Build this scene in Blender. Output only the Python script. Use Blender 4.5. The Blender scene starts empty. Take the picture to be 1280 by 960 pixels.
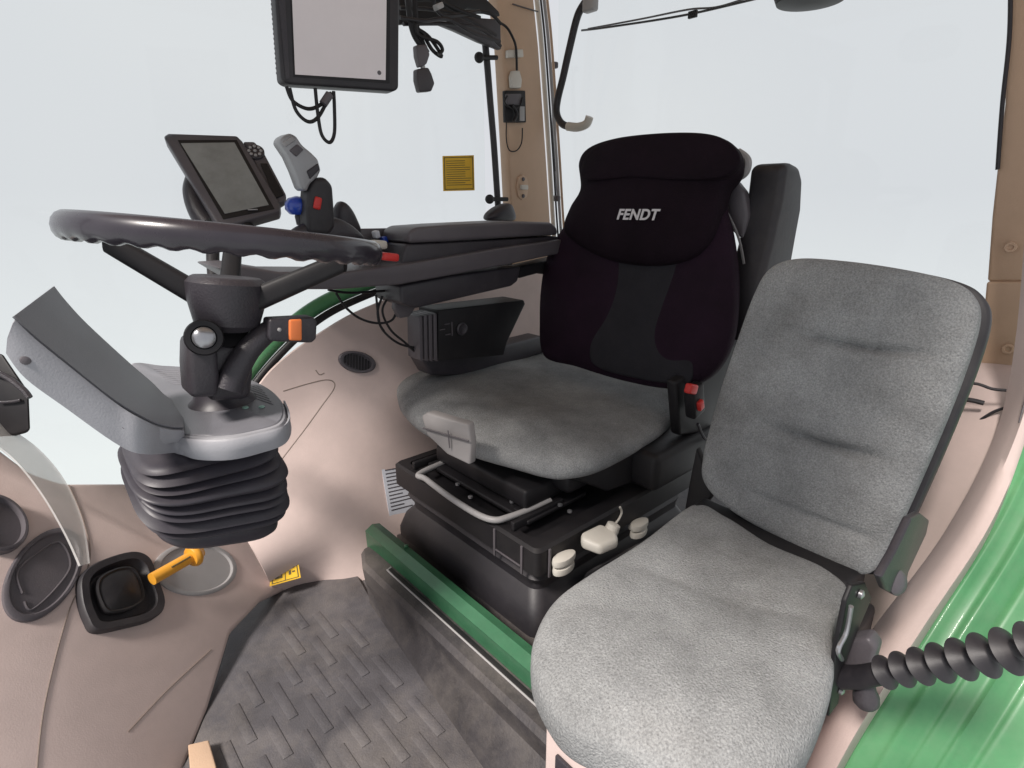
import bpy, bmesh, math, random
from mathutils import Vector as V, Matrix, noise
from mathutils.bvhtree import BVHTree
random.seed(7)
S = bpy.context.scene; COL = S.collection
# ------------------------------------------------------------ camera
FOC, PIT, YAW, EYE = 700.0, math.radians(18), math.radians(48), V((0, 0, 1.05))
cam = bpy.data.objects.new('camera', bpy.data.cameras.new('camera')); COL.objects.link(cam)
cam.data.sensor_width = 36; cam.data.lens = 36 * FOC / 1280
cam.data.clip_start = 0.01; cam.data.clip_end = 500
cam.location = EYE; cam.rotation_euler = (math.radians(90) - PIT, 0, YAW - math.radians(90))
S.camera = cam
# ------------------------------------------------------------ sky and light
w = bpy.data.worlds.new('World'); S.world = w; w.use_nodes = True
nt = w.node_tree; nt.nodes.clear()
out = nt.nodes.new('ShaderNodeOutputWorld'); bg = nt.nodes.new('ShaderNodeBackground')
tc = nt.nodes.new('ShaderNodeTexCoord'); nz = nt.nodes.new('ShaderNodeTexNoise'); nz.inputs['Scale'].default_value = 1.3
nz.inputs['Detail'].default_value = 1.0
cr = nt.nodes.new('ShaderNodeValToRGB')
cr.color_ramp.elements[0].position = .35; cr.color_ramp.elements[0].color = (.66, .68, .73, 1)
cr.color_ramp.elements[1].position = .65; cr.color_ramp.elements[1].color = (.735, .75, .775, 1)
nt.links.new(tc.outputs['Generated'], nz.inputs['Vector']); nt.links.new(nz.outputs['Fac'], cr.inputs['Fac'])
sp = nt.nodes.new('ShaderNodeSeparateXYZ'); mr = nt.nodes.new('ShaderNodeMapRange'); mg = nt.nodes.new('ShaderNodeMixRGB')
mr.inputs[1].default_value = .02; mr.inputs[2].default_value = -.35; mg.inputs[2].default_value = (.88, .91, .91, 1)
nt.links.new(tc.outputs['Generated'], sp.inputs[0]); nt.links.new(sp.outputs['Z'], mr.inputs[0]); nt.links.new(mr.outputs[0], mg.inputs[0])
nt.links.new(cr.outputs['Color'], mg.inputs[1])
# world dimmed on the open door side to deepen shading in the cab
my = nt.nodes.new('ShaderNodeMapRange'); md = nt.nodes.new('ShaderNodeMixRGB'); md.blend_type = 'MULTIPLY'; md.inputs[0].default_value = 1
my.inputs[1].default_value = -.5; my.inputs[2].default_value = .0; my.inputs[3].default_value = .86; my.inputs[4].default_value = 1
nt.links.new(sp.outputs['Y'], my.inputs[0]); nt.links.new(mg.outputs[0], md.inputs[1]); nt.links.new(my.outputs[0], md.inputs[2])
nt.links.new(md.outputs[0], bg.inputs['Color']); nt.links.new(bg.outputs[0], out.inputs[0])
bg.inputs['Strength'].default_value = 1.0
def lamp(name, kind, loc, to, power, color, **k):
    l = bpy.data.lights.new(name, kind); l.energy = power; l.color = color
    for a, b in k.items(): setattr(l, a, b)
    o = bpy.data.objects.new(name, l); COL.objects.link(o); o.location = loc
    o.rotation_euler = (V(to) - V(loc)).to_track_quat('-Z', 'Y').to_euler(); return o
lamp('sun', 'SUN', (-.55, .15, 1.85), (.55, .3, .5), 5.0, (1, .93, .87), angle=math.radians(12))
S.view_settings.view_transform = 'Standard'; S.view_settings.look = 'None'
S.view_settings.exposure = 0.0; S.view_settings.gamma = 1.0
# ------------------------------------------------------------ points
def ray(px, py):
    r = (px - 640) / FOC; d = (py - 480) / FOC
    f = math.cos(PIT) - math.sin(PIT) * d; z = -(math.sin(PIT) + math.cos(PIT) * d)
    return V((f * math.cos(YAW) + r * math.sin(YAW), f * math.sin(YAW) - r * math.cos(YAW), z))
def at(px, py, x=None, y=None, z=None, d=None):
    r = ray(px, py)
    if x is not None: t = x / r.x
    elif y is not None: t = y / r.y
    elif z is not None: t = (z - EYE.z) / r.z
    else: t = d
    return EYE + r * t
def onp(px, py, O, N):
    r = ray(px, py); return EYE + r * ((O - EYE).dot(N) / r.dot(N))
# ------------------------------------------------------------ materials
def srgb(r, g, b):
    f = lambda c: (c / 255) / 12.92 if c / 255 <= .04045 else ((c / 255 + .055) / 1.055) ** 2.4
    return (f(r), f(g), f(b))
def mat(name, c, rough=.5, metal=0, var=.12, vs=6, bump=.0, bs=60, spec=.5, weave=0, coat=0, alpha=None, trans=0, dust=0, c2=None):
    m = bpy.data.materials.new(name); m.use_nodes = True; n = m.node_tree.nodes; L = m.node_tree.links
    p = n['Principled BSDF']; tc = n.new('ShaderNodeTexCoord')
    p.inputs['Roughness'].default_value = rough; p.inputs['Metallic'].default_value = metal
    p.inputs['Specular IOR Level'].default_value = spec; p.inputs['Coat Weight'].default_value = coat
    if trans: p.inputs['Transmission Weight'].default_value = trans
    if alpha is not None: p.inputs['Alpha'].default_value = alpha
    a = n.new('ShaderNodeTexNoise'); a.inputs['Scale'].default_value = vs; a.inputs['Detail'].default_value = 6; a.inputs['Roughness'].default_value = .65
    L.new(tc.outputs['Object'], a.inputs['Vector'])
    r = n.new('ShaderNodeValToRGB'); e = r.color_ramp.elements
    e[0].position = .3; e[1].position = .7
    e[0].color = (*[x * (1 - var) for x in c], 1); hi = c2 or [min(1, x * (1 + var)) for x in c]; e[1].color = (*hi, 1)
    L.new(a.outputs['Fac'], r.inputs['Fac']); colr = r.outputs['Color']
    if dust:
        g = n.new('ShaderNodeTexNoise'); g.inputs['Scale'].default_value = 2.7; g.inputs['Detail'].default_value = 9; g.inputs['Roughness'].default_value = .75
        L.new(tc.outputs['Object'], g.inputs['Vector'])
        q = n.new('ShaderNodeValToRGB'); q.color_ramp.elements[0].position = .45; q.color_ramp.elements[1].position = .75
        q.color_ramp.elements[1].color = (dust, dust, dust, 1)
        L.new(g.outputs['Fac'], q.inputs['Fac'])
        mx = n.new('ShaderNodeMixRGB'); mx.inputs[2].default_value = (.33, .29, .25, 1)
        L.new(q.outputs['Color'], mx.inputs[0]); L.new(colr, mx.inputs[1]); colr = mx.outputs[0]
    if weave:
        b = n.new('ShaderNodeTexNoise'); b.inputs['Scale'].default_value = weave; b.inputs['Detail'].default_value = 5; b.inputs['Roughness'].default_value = .75
        L.new(tc.outputs['Object'], b.inputs['Vector'])
        rr = n.new('ShaderNodeValToRGB'); rr.color_ramp.elements[0].position = .32; rr.color_ramp.elements[1].position = .68
        rr.color_ramp.elements[0].color = (.62, .62, .63, 1); rr.color_ramp.elements[1].color = (1.3, 1.3, 1.3, 1)
        L.new(b.outputs['Fac'], rr.inputs['Fac'])
        mx = n.new('ShaderNodeMixRGB'); mx.blend_type = 'MULTIPLY'; mx.inputs[0].default_value = 1
        L.new(colr, mx.inputs[1]); L.new(rr.outputs['Color'], mx.inputs[2]); colr = mx.outputs[0]
    L.new(colr, p.inputs['Base Color'])
    rm = n.new('ShaderNodeMapRange'); rm.inputs[3].default_value = max(0, rough - .08); rm.inputs[4].default_value = min(1, rough + .1)
    L.new(a.outputs['Fac'], rm.inputs[0]); L.new(rm.outputs[0], p.inputs['Roughness'])
    if bump:
        b2 = n.new('ShaderNodeTexNoise'); b2.inputs['Scale'].default_value = bs; b2.inputs['Detail'].default_value = 4
        L.new(tc.outputs['Object'], b2.inputs['Vector'])
        bp = n.new('ShaderNodeBump'); bp.inputs['Strength'].default_value = bump; bp.inputs['Distance'].default_value = .004
        L.new(b2.outputs['Fac'], bp.inputs['Height']); L.new(bp.outputs[0], p.inputs['Normal'])
    return m
M = dict(
    beige=mat('beige_plastic', (.62, .50, .465), .55, var=.08, bump=.08, bs=350, dust=.2),
    tan=mat('tan_plastic', (.56, .39, .27), .45, var=.06, bump=.15, bs=350),  # same plastic as the beige, with warm light put into its colour
    fabric=mat('grey_velour', (.29, .295, .295), .95, var=.30, vs=7, weave=360, bump=.8, bs=330, spec=.15, dust=.18),
    dark=mat('charcoal_plastic', (.035, .031, .038), .42, var=.2, bump=.2, bs=300, dust=.10),
    black=mat('black_plastic', (.013, .012, .014), .5, var=.2, dust=.05, spec=.35),
    leather=mat('polished_wheel_plastic', (.030, .025, .033), .27, var=.2, vs=12, coat=.25),
    rubber=mat('black_rubber', (.022, .020, .024), .5, var=.25, bump=.1, dust=.10),
    boot=mat('bellows_rubber', (.040, .036, .046), .42, var=.15, vs=14, dust=.12),
    cover=mat('black_seat_cover', (.010, .005, .009), .85, var=.4, bump=.5, bs=400, spec=.15),
    purple=mat('aubergine_seat_cover', (.016, .0065, .015), .8, var=.4, vs=4, bump=.5, bs=400, spec=.2),
    panel=mat('anthracite_fabric', (.030, .029, .034), .9, var=.2, bump=.6, bs=500, spec=.15),
    cowl=mat('grey_cowl_plastic', (.33, .33, .355), .5, var=.12, vs=5, bump=.12, bs=400),
    cowltop=mat('dark_cowl_plastic', (.17, .17, .19), .42, var=.15, vs=5, bump=.15, bs=400, dust=.12),
    midgrey=mat('mid_grey_plastic', (.10, .09, .10), .45, var=.12, bump=.12, bs=300, dust=.08),
    platform=mat('scuffed_grey_plastic', (.048, .044, .047), .5, var=.3, vs=12, bump=.25, bs=200, dust=.35),
    mat=mat('rubber_floor', (.080, .076, .083), .6, var=.3, vs=9, bump=.3, bs=250, dust=.4),
    green=mat('green_painted_steel', (.036, .14, .068), .4, var=.18, vs=10, coat=.3, bump=.1, bs=80, dust=.06),
    gpanel=mat('gloss_green_paint', (.07, .24, .10), .42, var=.2, vs=5, coat=.12, dust=.2),
    white=mat('offwhite_plastic', (.62, .59, .53), .45, var=.06, dust=.1),
    ltgrey=mat('light_grey_plastic', (.36, .35, .35), .45, var=.08, bump=.1, bs=300),
    steel=mat('steel', (.6, .6, .6), .3, metal=1, var=.1),
    chrome=mat('satin_silver', (.42, .42, .44), .28, metal=.8, var=.15),
    amber=mat('amber_plastic', (.72, .33, .035), .4, var=.12),
    orange=mat('orange_switch', (.85, .22, .06), .4, var=.1),
    red=mat('red_plastic', (.62, .035, .03), .4, var=.1),
    blue=mat('blue_plastic', (.015, .06, .42), .3, var=.1, coat=.5),
    yellow=mat('yellow_label', (.85, .52, .03), .5, var=.08),
    ink=mat('label_ink', (.12, .09, .04), .6, var=.1),
    paper=mat('white_label', (.62, .64, .70), .6, var=.05),
    glassdark=mat('dark_display', (.25, .27, .27), .15, var=.35, vs=5, coat=1),  # reflection on the display put in as a lighter base colour
    litscreen=mat('pale_display', (.80, .74, .75), .3, var=.06, vs=3),  # screen is off; its reflected brightness is put into the base colour
    thread=mat('silver_thread', (.62, .60, .62), .5, var=.1),
    seam=mat('shaded_seam', (.22, .175, .15), .7, var=.1),
    smoke=mat('clouded_clear_plastic', (.75, .74, .72), .3, var=.05, alpha=.45),
)
def glassmat():
    m = bpy.data.materials.new('window_glass'); m.use_nodes = True; n = m.node_tree.nodes; L = m.node_tree.links
    n.remove(n['Principled BSDF']); t = n.new('ShaderNodeBsdfTransparent'); t.inputs[0].default_value = (.985, .995, .99, 1)
    g = n.new('ShaderNodeBsdfGlossy'); g.inputs['Roughness'].default_value = .02; f = n.new('ShaderNodeFresnel'); f.inputs[0].default_value = 1.2
    x = n.new('ShaderNodeMixShader'); L.new(f.outputs[0], x.inputs[0]); L.new(t.outputs[0], x.inputs[1]); L.new(g.outputs[0], x.inputs[2])
    L.new(x.outputs[0], n['Material Output'].inputs[0]); return m
M['glass'] = glassmat()
# ------------------------------------------------------------ mesh helpers
def spline(pts, n=8, closed=False):
    P = [V(p) for p in pts]; k = len(P); o = []
    for i in range(k if closed else k - 1):
        a, b, c, d = (P[(i - 1) % k], P[i], P[(i + 1) % k], P[(i + 2) % k]) if closed else (P[max(i - 1, 0)], P[i], P[i + 1], P[min(i + 2, k - 1)])
        for j in range(n):
            t = j / n; o.append(.5 * ((2 * b) + (c - a) * t + (2 * a - 5 * b + 4 * c - d) * t * t + (3 * b - a - 3 * c + d) * t ** 3))
    if not closed: o.append(P[-1])
    return o
class MB:
    def __init__(s): s.b = bmesh.new()
    def loft(s, rings, closed=True, caps=True):
        R = [[s.b.verts.new(p) for p in r] for r in rings]; n = len(R[0])
        for a, b in zip(R, R[1:]):
            for i in range(n if closed else n - 1):
                j = (i + 1) % n
                s.b.faces.new((a[i], a[j], b[j], b[i]))
        if caps and closed:
            s.b.faces.new(R[0][::-1]); s.b.faces.new(R[-1])
        return s
    def tube(s, pts, r, seg=12, n=8, smooth=True, flat=1.0):
        P = spline(pts, n) if smooth and len(pts) > 2 else [V(p) for p in pts]
        m = len(P); rr = r if callable(r) else (lambda t: r)
        up = None; rings = []
        for i, p in enumerate(P):
            t = (P[min(i + 1, m - 1)] - P[max(i - 1, 0)]).normalized()
            if up is None: up = t.orthogonal().normalized()
            up = (up - t * up.dot(t)).normalized(); sd = t.cross(up); q = rr(i / max(1, m - 1))
            rings.append([p + up * q * math.cos(2 * math.pi * k / seg) + sd * q * flat * math.sin(2 * math.pi * k / seg) for k in range(seg)])
        return s.loft(rings)
    def lathe(s, prof, O, A, seg=32, sx=1.0):
        A = V(A).normalized(); u = A.orthogonal().normalized(); v = A.cross(u); O = V(O)
        return s.loft([[O + A * h + (u * math.cos(2 * math.pi * k / seg) * sx + v * math.sin(2 * math.pi * k / seg)) * max(r, 1e-4) for k in range(seg)] for r, h in prof])
    def prism(s, poly, vec, bevel=0, seg=3):
        t = bmesh.new(); a = [t.verts.new(p) for p in poly]; b = [t.verts.new(V(p) + V(vec)) for p in poly]; n = len(a)
        t.faces.new(a[::-1]); t.faces.new(b)
        for i in range(n): t.faces.new((a[i], a[(i + 1) % n], b[(i + 1) % n], b[i]))
        if bevel:
            t.normal_update()
            ed = [e for e in t.edges if len(e.link_faces) == 2 and e.calc_face_angle(0) > .35]
            bmesh.ops.bevel(t, geom=ed, offset=bevel, segments=seg, profile=.5, affect='EDGES', clamp_overlap=True)
        return s.merge(t)
    def merge(s, t):
        me = bpy.data.meshes.new('x'); t.to_mesh(me); t.free(); s.b.from_mesh(me); bpy.data.meshes.remove(me); return s
    def box(s, c, size, bevel=.003, X=(1, 0, 0), Y=None, seg=3):
        X = V(X).normalized(); Y = V(Y).normalized() if Y else (V((0, 0, 1)).cross(X)).normalized(); Z = X.cross(Y).normalized(); Y = Z.cross(X)
        c = V(c); a, b, h = [q / 2 for q in size]
        poly = [c + X * i * a + Y * j * b - Z * h for i, j in ((-1, -1), (1, -1), (1, 1), (-1, 1))]
        return s.prism(poly, Z * size[2], bevel, seg)
    def grid(s, rows, thick=None):
        R = [[s.b.verts.new(p) for p in r] for r in rows]
        for a, b in zip(R, R[1:]):
            for i in range(len(a) - 1): s.b.faces.new((a[i], a[i + 1], b[i + 1], b[i]))
        if thick: 
            s.b.normal_update(); bmesh.ops.solidify(s.b, geom=s.b.faces[:], thickness=thick)
        return s
    def puff(s, outl, N, front, back, rings=26, p=3.0, pb=None, fn=None, sub=7, sharp=.0):
        O = spline(outl, sub, True); N = V(N).normalized(); c = sum(O, V()) / len(O); n = len(O); pb = pb or p
        def ring(t, h, side):
            out_ = []
            for o in O:
                q = c + (o - c) * t
                off = fn(q, t) if (fn and side > 0) else 0
                out_.append(q + N * (h * side + off))
            return out_
        R = []
        for i in range(rings):
            a = i / (rings - 1) * math.pi / 2; t = max(.004, math.sin(a)) ** (1.0)
            t = 1 - (1 - i / (rings - 1)) ** 1.6 if i else .004
            R.append(ring(t, front * max(0, 1 - t ** p) ** (1 / p), 1))
        B = []
        for i in range(rings - 2, -1, -2):
            t = 1 - (1 - i / (rings - 1)) ** 1.6 if i else .004
            B.append(ring(t, back * max(0, 1 - t ** pb) ** (1 / pb), -1))
        return s.loft(R + B)
    def jitter(s, amp, sc):
        for v in s.b.verts: v.co += noise.noise_vector(v.co * sc) * amp
        return s
    def build(s, name, m, parent=None, ang=40, origin=None):
        bmesh.ops.remove_doubles(s.b, verts=s.b.verts, dist=1e-6)
        bmesh.ops.recalc_face_normals(s.b, faces=s.b.faces)
        me = bpy.data.meshes.new(name)
        w_ = V((0, 0, 0))
        if parent is not None:
            q = parent
            while q is not None: w_ = w_ + q.location; q = q.parent
        else:
            zs = [v.co for v in s.b.verts]; w_ = V((sum(v.x for v in zs) / len(zs), sum(v.y for v in zs) / len(zs), min(v.z for v in zs)))
        for v in s.b.verts: v.co -= w_
        for f in s.b.faces: f.smooth = True
        s.b.to_mesh(me); s.b.free(); me.set_sharp_from_angle(angle=math.radians(ang))
        me.materials.append(M[m] if isinstance(m, str) else m)
        o = bpy.data.objects.new(name, me); COL.objects.link(o)
        if parent is not None: o.parent = parent
        else: o.location = w_
        return o
def thing(name, loc, label, cat, group=None):
    o = bpy.data.objects.new(name, None); COL.objects.link(o); o.location = V(loc); o.empty_display_size = .05
    o['label'] = label; o['category'] = cat
    if group: o['group'] = group
    return o
def tag(o, label, cat, group=None):
    o['label'] = label; o['category'] = cat
    if group: o['group'] = group
    return o
def struct(o): o['kind'] = 'structure'; return o
def pts(l, **k): return [at(a, b, **k) for a, b in l]
def lerp(a, b, t): return a + (b - a) * t
def surf(rows, nu=8, nv=8):
    "smooth a coarse grid of control points"
    R = [spline(r, nu) for r in rows]; C = [spline([R[i][j] for i in range(len(R))], nv) for j in range(len(R[0]))]
    return [[C[j][i] for j in range(len(C))] for i in range(len(C[0]))]
def inside(p, poly):
    c = False; j = len(poly) - 1
    for i in range(len(poly)):
        a, b = poly[i], poly[j]
        if (a.y > p.y) != (b.y > p.y) and p.x < (b.x - a.x) * (p.y - a.y) / (b.y - a.y) + a.x: c = not c
        j = i
    return c
# ============================================================ floor
struct(MB().box((.75, .75, -.02), (1.9, 1.75, .04), .0).build('floor', 'mat'))
MO = [(375, 727), (446, 720), (462, 748), (616, 960), (735, 1120), (300, 1300), (228, 1040), (232, 960), (262, 884), (290, 790), (328, 750)]
mo = pts(MO, z=.006)
m = MB().prism(mo, (0, 0, .008), .003)
core = pts([(380, 745), (436, 742), (590, 960), (690, 1100), (300, 1250), (262, 1040), (262, 960), (285, 890), (312, 800), (340, 765)], z=.012)
for i in range(40):
    for j in range(-4, 22):
        x = -.45 + i * .042; y = .0 + j * .16 + (i % 2) * .08
        if all(inside(V((x + a, y + b, 0)), core) for a in (-.009, .009) for b in (-.055, .055)):
            m.box((x, y, .0138), (.020, .115, .0050), .0010, seg=2)
tag(m.build('floor_mat', 'mat'), 'dusty grey rubber floor mat with rows of raised bars in front of the seat platform', 'floor mat')
struct(MB().box((.69, .83, 1.93), (2.26, 1.66, .06), .02).build('cab_roof', 'tan'))  # out of view, added to shade the seats from the sun
# ============================================================ front console (beige)
P1, P2 = V((.45, 1.42, 0)), V((.065, 1.03, 0))
hd = (P1 - P2).normalized(); up = V((-hd.y, hd.x, 0)); sl = (up * .33 + V((0, 0, .42))).normalized(); CN = hd.cross(sl).normalized()
if CN.dot(EYE - P1) < 0: CN = -CN
def con(px, py, off=0): return onp(px, py, P1 + CN * off, CN)
t = thing('front_console', P2, 'dusty beige moulded floor console below the steering column at the lower left', 'console')
outl = [(-150, 520), (-60, 520), (0, 560), (40, 590), (80, 603), (155, 603), (300, 630), (350, 690), (375, 727), (328, 750), (290, 790), (262, 884), (232, 960), (215, 1060), (-150, 1060)]
MB().prism([con(*p) for p in outl], -CN * .03, .012).build('moulding', 'beige', t)
def oval(name, m, px, rx, ry, th, off, rot=0, parent=t, dish=0, seg=40):
    O = [con(px[0] + rx * math.cos(a) * math.cos(rot) - ry * math.sin(a) * math.sin(rot), px[1] + rx * math.cos(a) * math.sin(rot) + ry * math.sin(a) * math.cos(rot), off) for a in [2 * math.pi * i / seg for i in range(seg)]]
    b = MB(); c = sum(O, V()) / len(O)
    R = [[c + (o - c) * k + CN * h for o in O] for k, h in ((1, -.004), (1, th), (.96, th + .002), (.88, th + .002), (.84, th - dish), (.5, th - dish), (.02, th - dish))]
    return b.loft(R).build(name, m, parent)
oval('floor_hatch', 'midgrey', (52, 720), 40, 66, .006, 0, .62, dish=.003)
m = MB()
m.tube([con(28, 742, .004), con(22, 715, .004), (con(48, 690, .004)), con(75, 678, .004), con(88, 706, .004), con(70, 735, .004), con(40, 762, .004), con(30, 752, .004)], .0022, 6).build('hatch_lid', 'midgrey', t)
oval('pedal_plate', 'ltgrey', (243, 712), 52, 33, .004, 0, 0, dish=.002)
oval('speaker_recess', 'midgrey', (-10, 658), 42, 34, .016, 0, .5, dish=.010)
m = MB().tube([con(160, 915, .001), con(210, 862, .001), con(264, 812, .001)], .0011, 6)
m.build('seam', 'seam', t)
MB().tube([con(45, 975, .001), con(56, 880, .001), con(84, 770, .001), con(112, 700, .001), con(104, 650, .001), con(86, 606, .001)], .0011, 6).build('seam', 'seam', t)
# cup tray on the console
tr = thing('cup_tray', con(150, 745), 'square black plastic tray set into the beige front console beside the amber lever', 'tray')
q = [(96, 752), (97, 724), (118, 706), (160, 693), (182, 700), (192, 724), (202, 756), (190, 775), (150, 787), (116, 792), (104, 778)]
O = spline([con(*p, .002) for p in q], 5, True); c = sum(O, V()) / len(O)
MB().loft([[c + (o - c) * k + CN * h for o in O] for k, h in ((1, -.005), (1.0, .012), (.97, .016), (.80, .016), (.76, .006), (.70, .0), (.3, -.0), (.02, -.0))]).build('tray_rim', 'rubber', tr)
q = [(120, 735), (126, 722), (148, 712), (166, 714), (176, 736), (176, 752), (158, 763), (134, 766), (124, 752)]
O = spline([con(*p, .012) for p in q], 5, True); c = sum(O, V()) / len(O)
MB().loft([[c + (o - c) * k + CN * h for o in O] for k, h in ((1.05, -.004), (1.05, .006), (.98, .008), (.9, .006), (.5, .014), (.02, .017))]).build('tray_insert', 'black', tr)
# amber lever
lv = thing('park_lever', con(200, 720), 'amber orange lever with a round knob end lying across the beige console', 'lever')
a, b = con(190, 724, .05), con(243, 694, .075)
MB().tube([a, lerp(a, b, .5), b], .0135, 20, 4, smooth=False).build('lever_arm', 'amber', lv)
d = (b - a).normalized()
MB().lathe([(.012, -.008), (.022, -.006), (.026, 0), (.026, .006), (.021, .012), (.014, .018), (.013, .022), (.004, .024)], b - d * .004, d).build('knob', 'amber', lv)
MB().tube([lerp(a, b, .35) + CN * .0135, lerp(a, b, .8) + CN * .0135], .002, 6, smooth=False).build('groove', 'ink', lv)
# clouded strip at far left
st = [(-40, 520), (0, 548), (40, 578), (75, 612), (98, 660), (108, 700)]
A = spline([con(*p, .045) for p in [(-40, 505), (0, 530), (46, 562), (80, 603), (102, 655), (110, 705)]], 6)
B = spline([con(*p, .060) for p in [(-40, 540), (0, 562), (28, 588), (56, 626), (82, 672), (98, 708)]], 6)
m = MB().grid([A, B], .004)
tag(m.build('clear_trim', 'smoke'), 'curved strip of clouded clear plastic along the edge of the front console', 'trim strip')
# dark holder at the left edge
t = thing('bottle_holder', at(10, 535, d=1.15), 'black open plastic holder at the left edge beyond the front console', 'holder')
P = pts([(-40, 455), (2, 440), (36, 490), (38, 540), (20, 545), (-40, 548)], d=1.15)
MB().prism(P, ray(10, 500) * .1, .008).build('holder_body', 'black', t)
MB().tube(pts([(-20, 462), (6, 470), (28, 486), (37, 497)], d=1.14), .006, 8).build('holder_rim', 'dark', t)
MB().tube(pts([(0, 503), (16, 502), (26, 500)], d=1.145), .003, 6).build('holder_slot', 'dark', t)
# small hatch on floor at bottom left
q = pts([(236, 936), (262, 930), (272, 965), (240, 985)], z=.03)
tag(MB().prism(q, (0, 0, .012), .003).build('floor_block', 'tan'), 'small tan block on the floor between console and mat', 'block')
# ============================================================ right side wall
t = thing('side_wall', (.6, 1.45, 0), 'beige moulded right cab wall curving down from the window to the floor', 'wall panel')
top = [(262, 560), (312, 495), (345, 455), (400, 415), (452, 386), (530, 358), (620, 340), (720, 330)]
rows = [[at(*p, y=1.56) for p in top],
        [at(*p, y=1.53) for p in [(275, 610), (325, 560), (375, 510), (425, 468), (475, 440), (540, 420), (620, 400), (720, 390)]],
        [at(*p, y=1.46) for p in [(300, 660), (345, 625), (390, 590), (435, 555), (490, 520), (550, 500), (620, 480), (720, 470)]],
        [at(*p, y=1.39) for p in [(325, 705), (360, 688), (400, 668), (438, 650), (490, 630), (560, 610), (640, 590), (740, 570)]],
        [at(*p, z=-.01) for p in [(345, 742), (372, 732), (405, 728), (440, 727)]] + [V((.72, 1.30, 0)), V((.9, 1.28, 0)), V((1.15, 1.28, 0)), V((1.5, 1.28, 0))]]
sf = surf(rows, 6, 6); wl = MB().grid(sf); wl.b.normal_update(); WB = BVHTree.FromBMesh(wl.b); wl.b.free()
MB().grid(sf, .02).build('wall_moulding', 'beige', t, ang=60)
def onwall(px, py, off=0):
    r = ray(px, py).normalized(); h = WB.ray_cast(EYE, r)
    n_ = h[1] if h[1].dot(r) < 0 else -h[1]
    return h[0] + n_ * (off + .004), n_
def wal(px, py, off=0):
    "point on the side wall, by interpolating its depth"
    k = (py - 400) / 330; y = 1.55 - .13 * max(0, min(1, k)); return at(px, py, y=y - off)
# vent
def wring(sc_, off_): return [onwall(443 + sc_ * (23 * math.cos(a) - 3 * math.sin(a)), 453 + sc_ * (13 * math.sin(a) + 6 * math.cos(a)), off_)[0] for a in [2 * math.pi * k / 36 for k in range(36)]]
v = MB().loft([wring(1, 0), wring(1, .022), wring(.94, .025), wring(.80, .025), wring(.76, .018), wring(.02, .018)]).build('vent_ring', 'midgrey', t)
m = MB()
for i in range(-4, 5):
    h_ = 9 * math.sqrt(1 - (i / 5) ** 2)
    m.tube([onwall(443 + i * 3.6, 453 + i * 1.1 - h_, .021)[0], onwall(443 + i * 3.6, 453 + i * 1.1 + h_, .021)[0]], .0024, 6, smooth=False)
m.build('vent_slats', 'black', v)
for q in ([(352, 488), (380, 480), (404, 475), (415, 478), (415, 487), (400, 509), (378, 540), (354, 572), (340, 592)], [(392, 462), (397, 468), (403, 466)]):
    MB().tube([onwall(*p, .0150)[0] for p in q], .0020, 6).build('hatch_seam', 'seam', t)
MB().lathe([(.005, 0), (.005, .004), (.001, .005)], *onwall(408, 706, 0), 12).build('screw', 'ltgrey', t)
# labels on the wall
def label(px, name, m_, ink_rows, lab, cat, offs, y=None, plane=None, ink='ink', th=.0015):
    P = [offs(*p) for p in px]; n_ = (P[1] - P[0]).cross(P[3] - P[0]).normalized()
    if n_.dot(EYE - P[0]) < 0: n_ = -n_
    t = thing(name, P[3], lab, cat)
    MB().prism(P, n_ * th).build('backing', m_, t)
    b = MB()
    for (u0, v0, u1, v1) in ink_rows:
        f = lambda u, v: lerp(lerp(P[0], P[1], u), lerp(P[3], P[2], u), v) + n_ * (th + .0004)
        b.prism([f(u0, v0), f(u1, v0), f(u1, v1), f(u0, v1)], n_ * .0005)
    b.build('print', ink, t); return t
rr = [(.06, .06, .94, .09), (.06, .9, .94, .93), (.06, .09, .09, .9), (.91, .09, .94, .9), (.49, .09, .51, .9),
      (.16, .45, .24, .75), (.24, .3, .34, .42), (.34, .45, .40, .75), (.24, .65, .34, .75), (.6, .3, .84, .4), (.62, .5, .7, .7), (.74, .55, .84, .62)]
label([(340, 706), (372, 698), (376, 722), (337, 733)], 'warning_label', 'yellow', rr, 'small yellow warning label with two pictograms at the foot of the beige wall', 'label', lambda a, b: onp(a, b, onwall(366, 706, .03)[0], -ray(358, 715)))
rr = [(.1, .08 + i * .07, .1 + random.choice((.5, .7, .8)), .1 + i * .07) for i in range(12)]
label([(473, 582), (508, 576), (516, 640), (484, 648)], 'paper_label', 'paper', rr, 'white printed label on the beige wall beside the seat suspension box', 'label', lambda a, b: onwall(a, b, .014)[0], ink='midgrey')
rr = [(.04, .04, .96, .06), (.04, .94, .96, .96), (.04, .06, .06, .94), (.94, .06, .96, .94)] + [(.1, .14 + i * .062, .1 + random.choice((.6, .76, .8)), .155 + i * .062) for i in range(12)]
label([(553, 195), (592, 194), (593, 238), (554, 239)], 'window_sticker', 'yellow', rr, 'square yellow sticker with printed lines stuck on the right side window', 'sticker', lambda a, b: at(a, b, y=1.65))
# ============================================================ lower window frame (green body edge, rubber seal)
t = thing('window_frame', at(400, 420, y=1.6), 'curved green body edge with pale highlight and black rubber seal under the right window', 'window frame')
arc = [(250, 590), (300, 512), (340, 458), (392, 408), (445, 378), (520, 352), (620, 334), (720, 325)]
MB().tube([at(a - 2, b - 2, y=1.585) for a, b in arc], .011, 10).build('rubber_seal', 'black', t)
MB().tube([at(a - 14, b - 12, y=1.61) for a, b in arc], .022, 14).build('body_edge', 'gpanel', t)
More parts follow.
